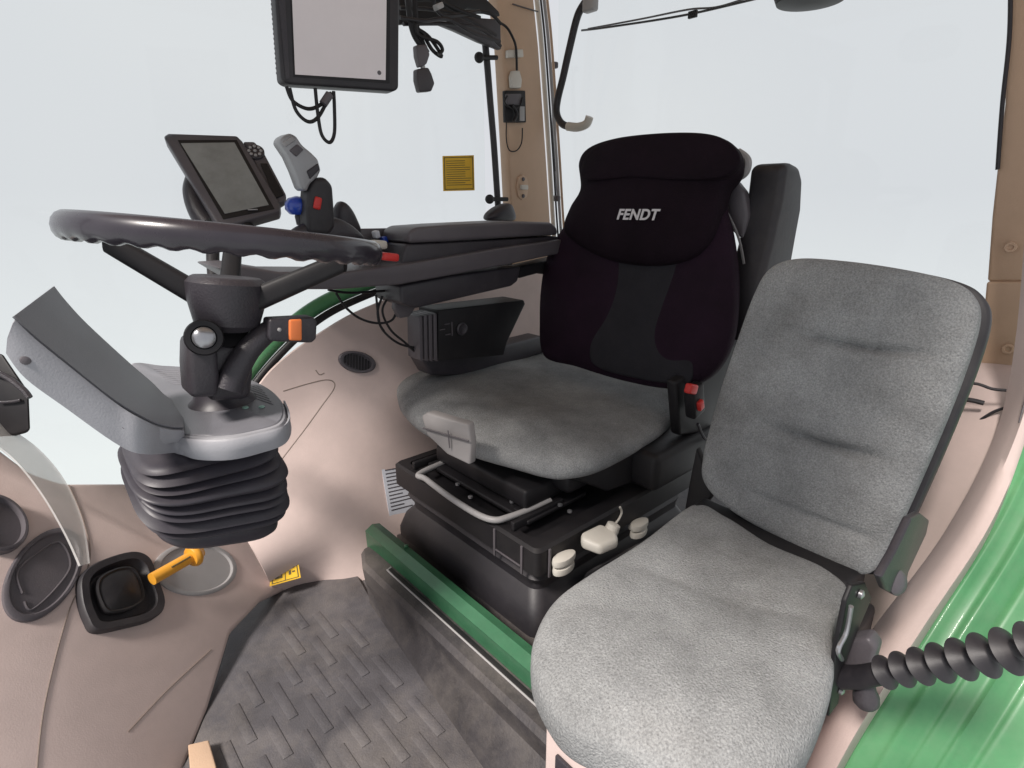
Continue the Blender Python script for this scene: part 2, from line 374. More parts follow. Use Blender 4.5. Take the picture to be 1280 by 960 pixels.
# panes
b = MB().prism([V((-1.3, 1.655, .0)), V((1.36, 1.655, .0)), V((1.36, 1.655, 1.9)), V((-1.3, 1.655, 1.9))], (0, .004, 0))
tag(b.build('side_window', 'glass'), 'clear right side window pane behind the terminal and armrest', 'window pane')
b = MB().prism([V((1.74, .22, .3)), V((1.74, 1.64, .3)), V((1.70, 1.64, 1.9)), V((1.70, .22, 1.9))], (.004, 0, 0))
tag(b.build('rear_window', 'glass'), 'clear rear window pane behind the seats carrying the wiper', 'window pane')
# ============================================================ seat platform
t = thing('seat_platform', (.56, .9, 0), 'scuffed grey plastic step platform under both seats beside the floor mat', 'platform')
prof = [(.545, 0), (.555, .10), (.56, .125), (.575, .14), (.60, .142), (.635, .142), (.64, .115), (.70, .115), (.70, .142), (1.6, .142), (1.6, 0)]
prof = [(.590, 0), (.580, .02), (.553, .080), (.548, .128), (.558, .14), (.585, .142), (.602, .142), (.604, .06), (.70, .06), (.703, .135), (1.6, .135), (1.6, 0)]
def pst(y, f, dx=0, kz=1.0): return [V(((f if i_ == 0 else (f + .004 if i_ == 1 else x)) + (dx if x < .61 else 0), y, z * kz)) for i_, (x, z) in enumerate(prof)]
MB().loft([pst(.1, .445), pst(.5, .475), pst(.9, .52), pst(1.20, .555), pst(1.265, .575, .03, .97), pst(1.285, .59, .06, .9)]).build('step_moulding', 'platform', t, ang=30)
MB().tube([V((.583, .5, .143)), V((.583, .9, .143)), V((.583, 1.11, .143)), V((.587, 1.13, .143)), V((.597, 1.135, .143))], .0022, 8).build('recess_trim', 'ltgrey', t)
MB().box((.5905, .80, .1435), (.011, .66, .003), .001).build('step_recess', 'black', t)  # flat black strip laid on top, painting the depth of a recess
# green beam
t = thing('green_beam', (.63, .92, .12), 'long green painted steel beam lying along the front of the driver seat base', 'beam')
A, B = at(478, 664, z=.195), at(662, 806, z=.195)
A = V((.625, 1.275, .19)); B = V((.625, .56, .19))
sec = [(-.022, -.07), (.018, -.07), (.020, .0), (-.002, .006), (-.024, -.006)]
MB().loft([[V((p.x + a, p.y, p.z + c)) for a, c in sec] for p in (A, lerp(A, B, .5), B)]).build('beam', 'green', t, ang=25)
MB().lathe([(.006, 0), (.006, .004), (.002, .006)], V((.637, .60, .194)), (0, 0, 1), 12).build('bolt', 'white', t)
MB().lathe([(.006, 0), (.006, .004), (.002, .006)], V((.637, 1.12, .194)), (0, 0, 1), 12).build('bolt', 'green', t)
# ============================================================ driver seat
t = thing('driver_seat', (1.0, 1.0, .14), 'sprung driver seat with grey velour cushion and black embroidered backrest cover', 'seat')
DS = t
# suspension base: lower flared housing + upper ribbed box
def rrect(x0, x1, y0, y1, z, r=.03, n=5):
    o = []
    for cx, cy, a0 in ((x1 - r, y1 - r, 0), (x0 + r, y1 - r, 90), (x0 + r, y0 + r, 180), (x1 - r, y0 + r, 270)):
        for i in range(n + 1):
            a = math.radians(a0 + 90 * i / n); o.append(V((cx + r * math.cos(a), cy + r * math.sin(a), z)))
    return o
MB().loft([rrect(.70, 1.33, .70, 1.28, .136), rrect(.70, 1.33, .70, 1.28, .16), rrect(.715, 1.32, .715, 1.27, .20), rrect(.735, 1.31, .735, 1.25, .225), rrect(.735, 1.31, .735, 1.25, .24), rrect(.722, 1.3, .722, 1.262, .262), rrect(.735, 1.31, .735, 1.25, .285), rrect(.735, 1.31, .735, 1.25, .30)]).build('suspension_bellows', 'rubber', t, ang=35)
MB().loft([rrect(.712, 1.33, .712, 1.275, .288, .015), rrect(.705, 1.33, .705, 1.28, .295, .015), rrect(.705, 1.33, .705, 1.28, .352, .015), rrect(.712, 1.325, .712, 1.275, .358, .015), rrect(.735, 1.32, .75, 1.25, .358, .015), rrect(.738, 1.32, .753, 1.247, .335, .015)]).build('upper_housing', 'black', t, ang=30)
for x, y in ((.703, .75), (.703, .84)): MB().box((x, y, .318), (.004, .006, .07), .001).build('housing_rib', 'midgrey', t)
MB().box((.704, .80, .30), (.004, .09, .003), .0005).build('housing_rib', 'midgrey', t); MB().box((.74, .702, .318), (.006, .004, .07), .001).build('housing_rib', 'midgrey', t)
MB().prism(pts([(735, 716), (862, 645), (860, 660), (800, 694), (735, 738), (728, 730)], y=.693), (0, .006, 0), .002).build('side_bracket', 'platform', t)
m = MB().box((.86, .99, .365), (.20, .40, .012), .004).box((.80, .80, .37), (.16, .012, .022), .003).box((.80, 1.2, .37), (.16, .012, .022), .003)
m.box((.90, .84, .368), (.26, .02, .014), .003).box((.98, 1.0, .40), (.4, .36, .05), .01)
m.build('slide_rails', 'black', t)
MB().tube(pts([(600, 560), (528, 590), (534, 600), (575, 630), (612, 649), (640, 645), (688, 626)], z=.372), .0075, 10).build('adjuster_bar', 'ltgrey', t)
for p in ((572, 606), (588, 622), (640, 628), (655, 616), (606, 600), (700, 632), (684, 606), (712, 640)):
    MB().lathe([(.006, 0), (.006, .004), (.002, .006)], at(*p, z=.374), (0, 0, 1), 10).build('rail_bolt', 'chrome', t)
# lever cluster on near side
def knob(px, s=1.0, m_='white'):
    c = at(*px, y=.69); b = MB()
    for dz, r in ((.011, 1), (-.011, .92)):
        o = [c + V((.030 * s * r * math.cos(a) * (1.25 if math.cos(a) > 0 else 1) + .006, .016 * math.sin(a), dz * s)) for a in [2 * math.pi * i / 20 for i in range(20)]]
        cc = sum(o, V()) / 20
        b.loft([[cc + (q - cc) * k + V((0, 0, h * s)) for q in o] for k, h in ((.6, -.010), (.95, -.007), (1, 0), (.95, .007), (.6, .010))])
    b.box(c + V((.008, .012, 0)), (.03, .02, .014), .003)
    return b.build('adjuster_knob', m_, t)
knob((701, 706)); knob((796, 662), .95)
b = MB(); c = at(748, 684, y=.665)
b.prism([c + V(p) for p in ((-.036, .02, 0), (-.020, -.022, -.004), (.032, -.03, -.004), (.052, -.006, 0), (.04, .03, .006), (-.02, .035, .006))], (0, 0, .026), .009, 4)
b.build('height_lever', 'white', t)
a, b_ = at(765, 664, y=.68), at(770, 640, y=.70)
MB().lathe([(.010, -.002), (.0155, 0), (.0165, .012), (.015, .026), (.008, .029)], at(762, 668, y=.672), V((.35, -.1, .8)), 20).build('tilt_knob', 'white', t)
MB().tube(pts([(768, 656), (774, 648), (777, 640), (775, 634)], y=.70), .0028, 8).build('tilt_rod', 'white', t)
# cushion
CO = [(497, 500), (500, 476), (530, 455), (575, 439), (640, 428), (720, 436), (800, 462), (848, 478), (850, 505), (836, 532), (800, 557), (752, 582), (715, 591), (685, 590), (640, 578), (585, 562), (535, 540), (508, 520)]
CZ = .485
def cfn(q, t_):
    x = (q.x - .75) / .65; y = q.y - 1.07
    s_ = -.020 * math.exp(-((q.x - 1.12) / .18) ** 2 - (y / .16) ** 2)
    s_ += .012 * math.exp(-((q.x - .85) / .10) ** 2)
    for k, (ax, ay, a_) in enumerate(((1.15, .86, .5), (1.18, .90, .7), (1.2, .95, .9), (1.22, .82, .3))):
        dx, dy = q.x - ax, q.y - ay; l = dx * math.cos(a_) - dy * math.sin(a_); mm = dx * math.sin(a_) + dy * math.cos(a_)
        s_ -= .0045 * math.exp(-(mm / .012) ** 2) * math.exp(-(l / .10) ** 2)
    e_ = max(0, 1 - t_ ** 6)
    return (s_ + noise.noise(q * 7) * .006) * e_
co = [at(*p, z=CZ) for p in CO]
MB().puff(co, (0, 0, 1), .066, .060, rings=34, p=2.5, pb=2.6, fn=cfn).build('seat_cushion', 'fabric', t, ang=80)
# flap pocket/handle at the cushion front
P = [at(526, 520, d=1.238), at(534, 515, d=1.234), at(585, 530, d=1.196), at(588, 556, d=1.190), at(587, 582, d=1.194), at(558, 568, d=1.208), at(533, 544, d=1.228)]
ch = MB().prism([p + ray(555, 550) * .004 for p in P], V((.022, .004, .0)), .005, 4).build('cushion_handle', mat('handle_plastic', (.27, .255, .255), .45, var=.08, dust=.15), t)
MB().tube([lerp(P[6], P[0], .4) + V((-.003, 0, 0)), lerp(P[2], P[3], .8) + V((-.003, 0, 0))], .0022, 6, smooth=False).build('handle_slot', 'midgrey', ch)
MB().tube([at(560, 538, d=1.205), at(562, 560, d=1.203)], .0016, 6, smooth=False).build('handle_slot', 'midgrey', ch)
m = MB().box((1.12, 1.0, .425), (.50, .46, .05), .015); m.build('cushion_pan', 'black', t)
# backrest
BO = V((1.20, 1.0, .55)); BN = V((-.97, 0, .24)).normalized()
def bk(px, py, off=0): return onp(px, py, BO + BN * off, BN)
bo = [(682, 445), (677, 400), (680, 350), (690, 312), (710, 280), (735, 240), (760, 205), (830, 190), (890, 205), (905, 250), (916, 300), (921, 350), (918, 410), (905, 450), (880, 476), (840, 486), (780, 476), (720, 458)]
def bfn(q, t_): return (-.012 * math.exp(-((q.y - bk(800, 400).y) / .11) ** 2) + noise.noise(q * 5) * .006) * max(0, 1 - t_ ** 5)
MB().puff([bk(*p) for p in bo], BN, .04, .07, p=3, fn=bfn).build('backrest', 'purple', t, ang=80)
cp = [(722, 318), (728, 372), (737, 430), (746, 458), (800, 474), (850, 480), (866, 472), (872, 420), (880, 360), (886, 312), (820, 300), (760, 300)]
MB().puff([bk(*p, .021) for p in cp], BN, .012, .01, p=5, rings=20, fn=lambda q, t_: noise.noise(q * 6) * .003).build('centre_panel', 'panel', t, ang=80)
hp = [(729, 238), (727, 205), (740, 186), (775, 174), (830, 168), (880, 168), (910, 176), (924, 192), (923, 215), (908, 236), (900, 270), (888, 304), (862, 326), (815, 333), (765, 326), (725, 306), (708, 288), (716, 262)]
def hfn(q, t_):
    s_ = -.012 * math.exp(-((q.z - bk(800, 215).z) / .014) ** 2)
    return (s_ + noise.noise(q * 6) * .008) * max(0, 1 - t_ ** 5)
hc = MB().puff([bk(*p, .03) for p in hp], BN, .045, .09, p=3, fn=hfn).build('headrest_cover', 'cover', t, ang=80)
MB().puff([bk(*p, .075) for p in [(732, 225), (729, 205), (745, 184), (790, 171), (850, 167), (895, 171), (920, 186), (924, 205), (900, 222), (850, 225), (790, 222)]], BN, .010, .05, p=3.2, fn=lambda q, t_: noise.noise(q * 8) * .006 * (1 - t_ ** 4)).build('headrest_roll', 'cover', hc, ang=80)
# embroidered name
tx = bpy.data.curves.new('text', 'FONT'); tx.body = 'FENDT'; tx.size = .046; tx.extrude = .0008; tx.offset = .0012; tx.space_character = 1.05; tx.shear = .12
to = bpy.data.objects.new('text', tx); COL.objects.link(to); bpy.context.view_layer.update()
me = bpy.data.meshes.new_from_object(to.evaluated_get(bpy.context.evaluated_depsgraph_get())); bpy.data.objects.remove(to)
L_, R_ = bk(771, 274, .082), bk(823, 275, .082)
xs = [v.co.x for v in me.vertices]; ux = (R_ - L_); wd = ux.length; ux.normalize(); uz = BN.cross(ux).normalized()
if uz.z < 0: uz = -uz
sc = wd / (max(xs) - min(xs))
b = bmesh.new(); b.from_mesh(me)
for v_ in b.verts: v_.co = L_ + ux * (v_.co.x - min(xs)) * sc + uz * v_.co.y * sc * .95 + BN * v_.co.z
g = MB(); g.b.free(); g.b = b; g.build('lettering', 'thread', hc, ang=30)
# belt guide and webbing behind
m = MB().prism([at(*p, x=1.36) for p in [(905, 245), (918, 225), (930, 240), (935, 270), (928, 300), (915, 290)]], (.03, 0, 0), .008)
m.build('belt_guide', 'midgrey', t)
m = MB().tube(pts([(898, 250), (912, 272), (924, 300), (930, 330)], x=1.33), .006, 8, flat=.3)
m.tube(pts([(922, 190), (934, 200), (932, 215), (922, 222)], x=1.38), .010, 8)
m.build('belt_webbing', 'ltgrey', t)
# side frame and belt buckle
m = MB().prism(pts([(845, 478), (905, 440), (930, 420), (925, 470), (890, 540), (850, 545)], y=.69), (0, .03, 0), .008)
m.prism(pts([(720, 600), (840, 540), (880, 545), (862, 580), (800, 600), (760, 615)], y=.74), (0, .04, 0), .006).build('side_frame', 'black', t)
m = MB().box(at(868, 500, y=.66), (.05, .03, .085), .008, X=(1, 0, .3)); bkl = m.build('belt_buckle', 'black', t)
MB().box(at(864, 486, y=.648), (.036, .018, .024), .005, X=(1, 0, -.3)).build('release_button', 'red', bkl)
m = MB().box(at(874, 506, y=.645), (.020, .018, .026), .004, X=(1, 0, .4))
m.build('release_button', 'red', bkl)
m = MB().tube(pts([(872, 530), (885, 550), (905, 520)], y=.66), .004, 6); m.build('buckle_cable', 'dark', t)
# rear dark base behind the cushion (far side hinge, frame)
m = MB().box((1.34, 1.30, .46), (.24, .14, .10), .02).box((1.22, .98, .42), (.3, .62, .10), .02); m.build('hinge_cover', 'black', t)
MB().lathe([(.006, 0), (.007, .003), (.002, .006)], at(918, 408, y=.655), (-.3, -1, .2), 12).build('hinge_bolt', 'steel', t)
# folded-up armrest
P = pts([(982, 206), (990, 202), (1001, 208), (1005, 224), (1003, 262), (996, 300), (988, 345), (965, 420), (935, 430), (950, 360), (965, 300), (976, 250)], y=.60)
MB().prism(P, (0, .085, 0), .024, 5).build('folded_armrest', 'rubber', t, ang=60)
# ============================================================ instructor seat
t = thing('passenger_seat', (.6, .3, .0), 'folding grey velour passenger seat with stitched backrest nearest the camera', 'seat')
IO = V((.95, .3, .48)); IN = V((-.97, 0, .235)).normalized()
def ib(px, py, off=0): return onp(px, py, IO + IN * off, IN)
io = [(886, 604), (884, 570), (902, 500), (925, 430), (946, 372), (966, 338), (1000, 325), (1060, 328), (1130, 338), (1190, 352), (1218, 370), (1226, 402), (1206, 470), (1170, 560), (1130, 650), (1102, 704), (1078, 716), (1040, 702), (980, 672), (920, 638)]
zt, zb = ib(1060, 325).z, ib(1000, 680).z
def ifn(q, t_):
    s_ = 0; k = (q.z - zb) / (zt - zb); yy = (q.y - ib(1060, 500).y)
    for kc, w_, dep in ((.72, .085, .015), (.38, .085, .016), (.12, .10, .010)):
        kk = kc + .025 * (yy / .15) ** 2 * 1.0
        s_ -= dep * math.exp(-((k - kk) / .013) ** 2) * math.exp(-(yy / w_) ** 4)
        s_ -= dep * .5 * math.exp(-((k - kk) / .06) ** 2) * math.exp(-(yy / w_) ** 2)
    return (s_ + noise.noise(q * 9) * .004) * max(0, 1 - t_ ** 8)
pts_i = [ib(*p) for p in io]
MB().puff(pts_i, IN, .034, .010, rings=56, p=5.5, fn=ifn, sub=9).build('backrest', 'fabric', t, ang=80)
ci = sum(pts_i, V()) / len(pts_i)
sh = [ci + (p - ci) * 1.005 - IN * .012 + V((0, -.008, 0)) for p in pts_i]
O = spline(sh, 6, True); c = sum(O, V()) / len(O)
MB().loft([[c + (o - c) * k - IN * h for o in O] for k, h in ((.98, -.004), (1.0, 0), (1.0, .022), (.97, .034), (.9, .04), (.02, .042))]).build('back_shell', 'rubber', t, ang=50)
# cushion
ic = [(868, 640), (800, 690), (738, 730), (692, 766), (668, 808), (664, 850), (682, 896), (716, 934), (790, 965), (880, 1010), (960, 1010), (1002, 960), (1026, 910), (1040, 860), (1040, 800), (1058, 752), (1030, 722), (960, 690), (905, 655)]
def cf2(q, t_):
    s_ = -.016 * math.exp(-((q.x - .70) / .10) ** 2 - ((q.y - .32) / .10) ** 2) + .012 * math.exp(-((q.x - .48) / .08) ** 2)
    # seam where the fold line runs across the cushion
    l = (q.x - .715) + (q.y - .3) * .35
    s_ -= .003 * math.exp(-(l / .010) ** 2)
    s_ += .010 * (1 / (1 + math.exp(-l / .01))) * 0 - .009 * (1 / (1 + math.exp(-l / .03)))
    return (s_ + noise.noise(q * 8) * .005) * max(0, 1 - t_ ** 8)
MB().puff([at(*p, z=.46) for p in ic], (0, 0, 1), .040, .05, rings=40, p=4.5, pb=4, fn=cf2, sub=9).build('seat_cushion', 'fabric', t, ang=80)
MB().prism([V((.42, .19, 0)), V((.42, .40, 0)), V((.86, .40, 0)), V((.86, .19, 0))], (0, 0, .40), .006).build('base_box', 'beige', t)
MB().box((.417, .30, .20), (.006, .15, .30), .002).build('base_recess', 'dark', t)
MB().box((.70, .31, .41), (.46, .30, .06), .01).box((.92, .34, .44), (.09, .30, .09), .012).build('seat_pan', 'black', t)  # black blocks added to darken the gap behind the cushion
# hinge, lever and strut frame
m = MB().prism(pts([(1058, 752), (1066, 732), (1082, 728), (1090, 748), (1072, 790), (1056, 830), (1048, 880), (1036, 896), (1046, 810)], y=.150), (0, .006, 0), .002); m.build('hinge_bracket', 'black', t)
for p in ((1074, 742), (1050, 862)): MB().lathe([(.006, 0), (.006, .004), (.002, .006)], at(*p, y=.149), (0, -1, 0), 12).build('hinge_bolt', 'chrome', t)
m = MB().tube(pts([(1064, 758), (1058, 790), (1048, 812), (1052, 824)], y=.145), .003, 8)
m.build('hinge_spring', 'chrome', t)
P = pts([(1108, 738), (1102, 722), (1120, 690), (1140, 648), (1152, 642), (1162, 650), (1158, 668), (1136, 715), (1132, 738), (1122, 746)], y=.125)
MB().prism(P, (0, .010, 0), .003).build('recline_lever', 'dark', t)
MB().lathe([(.016, -.004), (.017, .003), (.013, .007), (.004, .008)], at(1120, 728, y=.125), (-.3, -1, .3), 24).build('lever_boss', 'midgrey', t)
m = MB().prism(pts([(870, 560), (882, 590), (890, 620), (862, 655), (855, 640), (862, 600)], x=1.0), (.02, 0, 0), .004); m.build('far_hinge', 'black', t)
# ============================================================ steering column
t = thing('steering_column', (.2, .95, .4), 'black steering wheel on a tilting column with grey instrument cowl and pleated boot', 'steering column')
ra, rb = ray(65, 284), ray(497, 323); WN = ra.cross(rb).normalized()
if WN.z < 0: WN = -WN
WC = at(294, 305, y=.93); WC = WC - WN * (WC - EYE).dot(WN) + WN * .004
ex = (V((1, 0, 0)) - WN * WN.x).normalized(); ey = WN.cross(ex)
sw = MB(); n = 180; WR = .203; rings = []
for i in range(n):
    a = 2 * math.pi * i / n; rd = ex * math.cos(a) + ey * math.sin(a); c = WC + rd * WR
    wv = .5 + .5 * math.cos(a * 36); r = []
    for k in range(14):
        b = 2 * math.pi * k / 14; rz = .0195; rx = .015
        low = max(0, -math.sin(b)); r.append(c + rd * math.cos(b) * rx + WN * (math.sin(b) * (rz - low * .0045 * wv)))
    rings.append(r)
rings.append(rings[0]); sw.loft(rings, caps=False)
wheel = sw.build('steering_wheel', 'leather', t, ang=80)
HC = at(284, 372, y=.93)
for nm, e0 in (('spoke', at(131, 300, d=.79)), ('spoke', at(432, 326, d=.86)), ('spoke', WC + V((WC.x, WC.y, 0)).normalized() * WR * .95)):
    s0 = HC - WN * .022; d_ = (e0 - s0); s0 = s0 + d_ * .15
    pp = [s0, lerp(s0, e0, .5), e0]
    sd = d_.cross(WN).normalized(); rg = []
    for i, p in enumerate(spline(pp, 6)):
        k = i / 12; h = lerp(.021, .017, k); w_ = lerp(.016, .014, k); u = WN
        rg.append([p + sd * w_ * math.copysign(abs(math.cos(a)) ** .6, math.cos(a)) + u * h * math.copysign(abs(math.sin(a)) ** .6, math.sin(a)) for a in [2 * math.pi * q / 16 + .01 for q in range(16)]])
    MB().loft(rg).build(nm, 'black', wheel, ang=60)
MB().lathe([(.034, -.050), (.046, -.040), (.056, .0), (.057, .022), (.050, .030), (.046, .032), (.02, .032)], HC, WN, 40).build('wheel_hub', 'dark', wheel, ang=30)
PB = onp(279, 498, V((0, 0, .7)), V((0, 0, 1)))
MB().tube([HC - WN * .05, PB], .030, 24, smooth=False).build('column_tube', 'black', t)
# ignition housing and stalks
c0 = at(255, 422, y=.885)
m = MB().prism(pts([(236, 425), (272, 425), (276, 470), (274, 497), (238, 499), (235, 460)], y=.89), (0, .06, 0), .010)
m.prism(pts([(262, 432), (318, 430), (318, 470), (314, 500), (262, 504)], y=.91), (0, .07, 0), .012).build('column_housing', 'dark', t)
fd = (EYE - c0).normalized(); fd = V((fd.x, fd.y, fd.z)).normalized()
k_ = MB().lathe([(.026, -.03), (.026, .006), (.024, .010), (.017, .010), (.016, .004)], c0, fd, 32).build('horn_button', 'black', t)
MB().lathe([(.0155, 0), (.0155, .006), (.012, .010), (.003, .0115)], c0 + fd * .003, fd, 28).build('button_cap', 'chrome', k_)
m = MB().tube(pts([(286, 486), (296, 462), (312, 436), (336, 414), (352, 410)], y=.90), lambda q: .021 - .006 * q, 14); stl = m.build('indicator_stalk', 'dark', t)
sw_c = at(366, 412, y=.835)
P = pts([(337, 399), (392, 396), (397, 402), (396, 424), (390, 429), (338, 427), (335, 420)], y=.875)
MB().prism(P, (0, .03, 0), .004).build('stalk_switch', 'dark', stl)
P = pts([(362, 400), (378, 399), (378, 426), (362, 426)], y=.871)
MB().prism(P, (0, .01, 0), .003).build('orange_rocker', 'orange', stl)
MB().lathe([(.003, 0), (.003, .002), (.001, .003)], at(349, 412, y=.874), (0, -1, 0), 10).build('stalk_mark', 'ltgrey', stl)
# cowl flap
near = [(17, 401), (42, 424), (84, 458), (144, 505), (188, 530), (212, 537), (230, 538)]
bot = [(10, 440), (34, 472), (84, 509), (151, 556), (190, 560), (212, 554), (230, 552)]
far = [(69, 361), (84, 380), (110, 408), (161, 455), (190, 480), (206, 496), (228, 511)]
rg = []
ys_ = (.842, .842, .842, .842, .852, .87, .89); Nn = spline([at(*p, y=y_) for p, y_ in zip(near, ys_)], 5); Bb = spline([at(*p, y=y_ + .01) for p, y_ in zip(bot, ys_)], 5); Ff = spline([at(*p, y=1.08) for p in far], 5)
for a, b, f in zip(Nn, Bb, Ff):
    dn = b - a
    rg.append([a, lerp(a, b, .5) + V((0, -.004, 0)), b, f + dn * .9 + V((0, 0, -.02)), f + dn * .3 , f])
top_ = MB().loft(rg)
top_.build('instrument_cowl', 'cowl', t, ang=35)
off = V((0, 0, .0015))
MB().grid([[lerp(a, f, k) + (WN * .003 if 0 < k < 1 else WN * .001) + off for a, f in zip(Nn, Ff)] for k in (.015, .1, .3, .6, .9, .985)], .002).build('cowl_top', 'cowltop', t)
# plate
pl = [(161, 456), (200, 457), (240, 460), (290, 468), (330, 482), (352, 500), (358, 518), (350, 532), (320, 541), (285, 547), (240, 548), (205, 540), (190, 510)]
PZ = at(300, 545, y=.84).z
o3 = spline([onp(a, b, V((0, 0, PZ)), V((0, 0, 1))) for a, b in pl], 5, True); c = sum(o3, V()) / len(o3)
MB().loft([[c + (o - c) * k + V((0, 0, h)) for o in o3] for k, h in ((.93, -.034), (.985, -.030), (1, -.024), (1, -.004), (.985, 0), (.97, .001))]).build('cowl_base', 'cowl', t, ang=30)
m = MB().loft([[c + (o - c) * k + V((0, 0, h)) for o in o3] for k, h in ((.955, -.002), (.96, .0015), (.95, .003), (.02, .003))])
for i in range(8):
    gp = lambda a, b: onp(a, b, V((0, 0, PZ + .003)), V((0, 0, 1)))
    m.tube([gp(192 + i * 3, 461 + i * 2.6), gp(236 + i * 1, 464 + i * 2.6)], .0010, 6, smooth=False)
for i in range(7):
    m.tube([gp(306 + i * 1.5, 476 + i * 3.4), gp(326 + i * 2.6, 484 + i * 3.6)], .0010, 6, smooth=False)
m.build('cowl_grille', 'cowltop', t)
m = MB()
for p in ((307, 510), (327, 509)): m.lathe([(.005, 0), (.005, .002), (.001, .003)], onp(*p, V((0, 0, PZ + .003)), V((0, 0, 1))), (0, 0, 1), 14)
m.build('indicator_dots', mat('pale_green_plastic', (.3, .5, .42), .4), t)
for p in ((32, 450), (157, 532)):
    c_ = at(*p, y=.838); MB().lathe([(.0055, -.002), (.0055, .002), (.004, .003)], c_, (0, -1, .1), 14).build('cowl_screw', 'midgrey', t)
MB().lathe([(.056, .0), (.052, .005), (.045, .012), (.040, .03), (.039, .06), (.02, .045)], onp(279, 503, V((0, 0, PZ)), V((0, 0, 1))), (0, 0, 1), 32).build('column_foot', 'boot', t)
rimN = [at(*p, y=.838) for p in near[:4]] + [at(184, 529, y=.84)] + [onp(*p, V((0, 0, PZ + .002)), V((0, 0, 1))) + V((-.001, -.003, 0)) for p in [(218, 543), (245, 549), (285, 549), (322, 542), (352, 533), (360, 518), (354, 500)]]
rimB = [at(*p, y=.848) for p in bot[:4]] + [at(186, 567, y=.85)] + [p + V((.001, .004, -h)) for p, h in zip(rimN[5:], (.030, .031, .031, .030, .028, .024, .02))]
MB().grid([spline(rimN, 6), spline([lerp(a, b, .06) + V((-.001, -.0025, 0)) for a, b in zip(rimN, rimB)], 6), spline([lerp(a, b, .5) + V((-.002, -.004, 0)) for a, b in zip(rimN, rimB)], 6), spline(rimB, 6)], .003).build('cowl_rim', 'cowl', t, ang=60)
# pleated boot: rounded rectangles in stacked folds
m = MB(); rg = []; nf = 8
x0, x1, y0, y1 = .083, .282, .87, 1.05
ztop, zbot = PZ - .03, PZ - .03 - .108
def sq(cx, cy, a, b, z, tiltx, tilty, e=4.0, n=56):
    o = []
    for i in range(n):
        th = 2 * math.pi * i / n; cc, ss = math.cos(th), math.sin(th)
        dx = a * math.copysign(abs(cc) ** (2 / e), cc); dy = b * math.copysign(abs(ss) ** (2 / e), ss)
        o.append(V((cx + dx, cy + dy, z + dx * tiltx + dy * tilty)))
    return o
steps = nf * 8
for i in range(steps + 1):
    k = i / steps; ph = (k * nf) % 1; kw = k + .018 * math.sin(k * 21); ph = (kw * nf) % 1; fold = .5 * abs(math.sin(math.pi * kw * nf)) ** .6 + .5 * (1 - abs(2 * ph - 1)) ** .8
    grow = -.010 + .012 * min(1, k * 2.5); z = lerp(ztop, zbot, k)
    amp = .018 * (1 if .06 < k < .95 else .4)
    cx = (x0 + x1) / 2 + .005 * math.sin(k * 3); cy = (y0 + y1) / 2 + .01 * k
    grow -= .022 * max(0, k - .75); a = (x1 - x0) / 2 + grow + amp * (fold - .5) * (1 + .35 * math.sin(k * 17)); b = (y1 - y0) / 2 + grow + amp * (fold - .5)
    rg.append([p + V((0, 0, noise.noise(p * 9 + V((0, 0, k * 3))) * .006)) for p in sq(cx, cy, a, b, z, .0 - .26 * k + .02 * math.sin(k * 9), .10 + .34 * k)])
rg.append(sq(cx, cy, a * .96, b * .96, zbot - .02, -.26, .44)); rg.append(sq(cx, cy, a * .88, b * .88, zbot - .03, -.26, .44))
m.loft(rg); m.build('pleated_boot', 'boot', t, ang=70)
# ============================================================ armrest console
t = thing('armrest_console', (.95, 1.25, .78), 'dark multi-function armrest with padded lid to the right of the driver seat', 'armrest')
AY = 1.20
MB().prism(pts([(512, 304), (511, 291), (520, 284), (560, 281), (640, 277), (690, 278), (697, 284), (698, 294), (640, 297), (560, 302)], y=AY), (0, .13, 0), .009, 4).build('arm_pad', 'midgrey', t, ang=50)
MB().prism(pts([(500, 336), (508, 305), (560, 303), (640, 299), (696, 295), (706, 300), (704, 312), (690, 318), (600, 334), (520, 340)], y=AY + .008), (0, .12, 0), .006).build('arm_body', 'dark', t, ang=50)
MB().prism(pts([(270, 334), (300, 332), (350, 340), (430, 340), (520, 328), (620, 311), (705, 299), (705, 316), (640, 330), (560, 345), (500, 356), (420, 362), (350, 362), (300, 352)], y=AY - .012), (0, .15, 0), .006).build('arm_rail', 'midgrey', t, ang=50)
MB().prism(pts([(500, 357), (560, 345), (652, 333), (648, 352), (640, 358), (580, 372), (520, 386), (502, 380)], y=AY + .01), (0, .13, 0), .008).build('arm_underbox', 'dark', t, ang=50)
MB().prism(pts([(640, 336), (700, 322), (700, 345), (672, 342), (650, 348)], y=AY + .05), (0, .06, 0), .005).build('arm_bracket', 'black', t)
m = MB().prism(pts([(448, 286), (512, 285), (512, 318), (448, 318)], y=1.34), (0, .02, 0), .003)
m.build('button_panel', 'midgrey', t)
for i, (p, mm) in enumerate((((480, 300), 'blue'), ((465, 303), 'black'), ((492, 298), 'paper'), ((500, 304), 'ltgrey'), ((488, 308), 'midgrey'), ((470, 293), 'paper'), ((506, 298), 'ltgrey'))):
    MB().box(at(*p, y=1.315), (.014, .02, .018), .003, X=(1, 0, .2)).build('switch', mm, t)
MB().box(at(486, 321, y=1.17), (.04, .03, .018), .005, X=(1, 0, -.15)).build('rocker', 'red', t)
MB().box(at(466, 306, y=1.26), (.05, .06, .02), .006).build('palm_rest', 'white', t)
MB().puff(pts([(610, 276), (608, 268), (620, 258), (634, 254), (640, 262), (640, 276)], y=1.42), (0, -1, 0), .03, .03, p=2.5).build('rear_grip', 'dark', t)
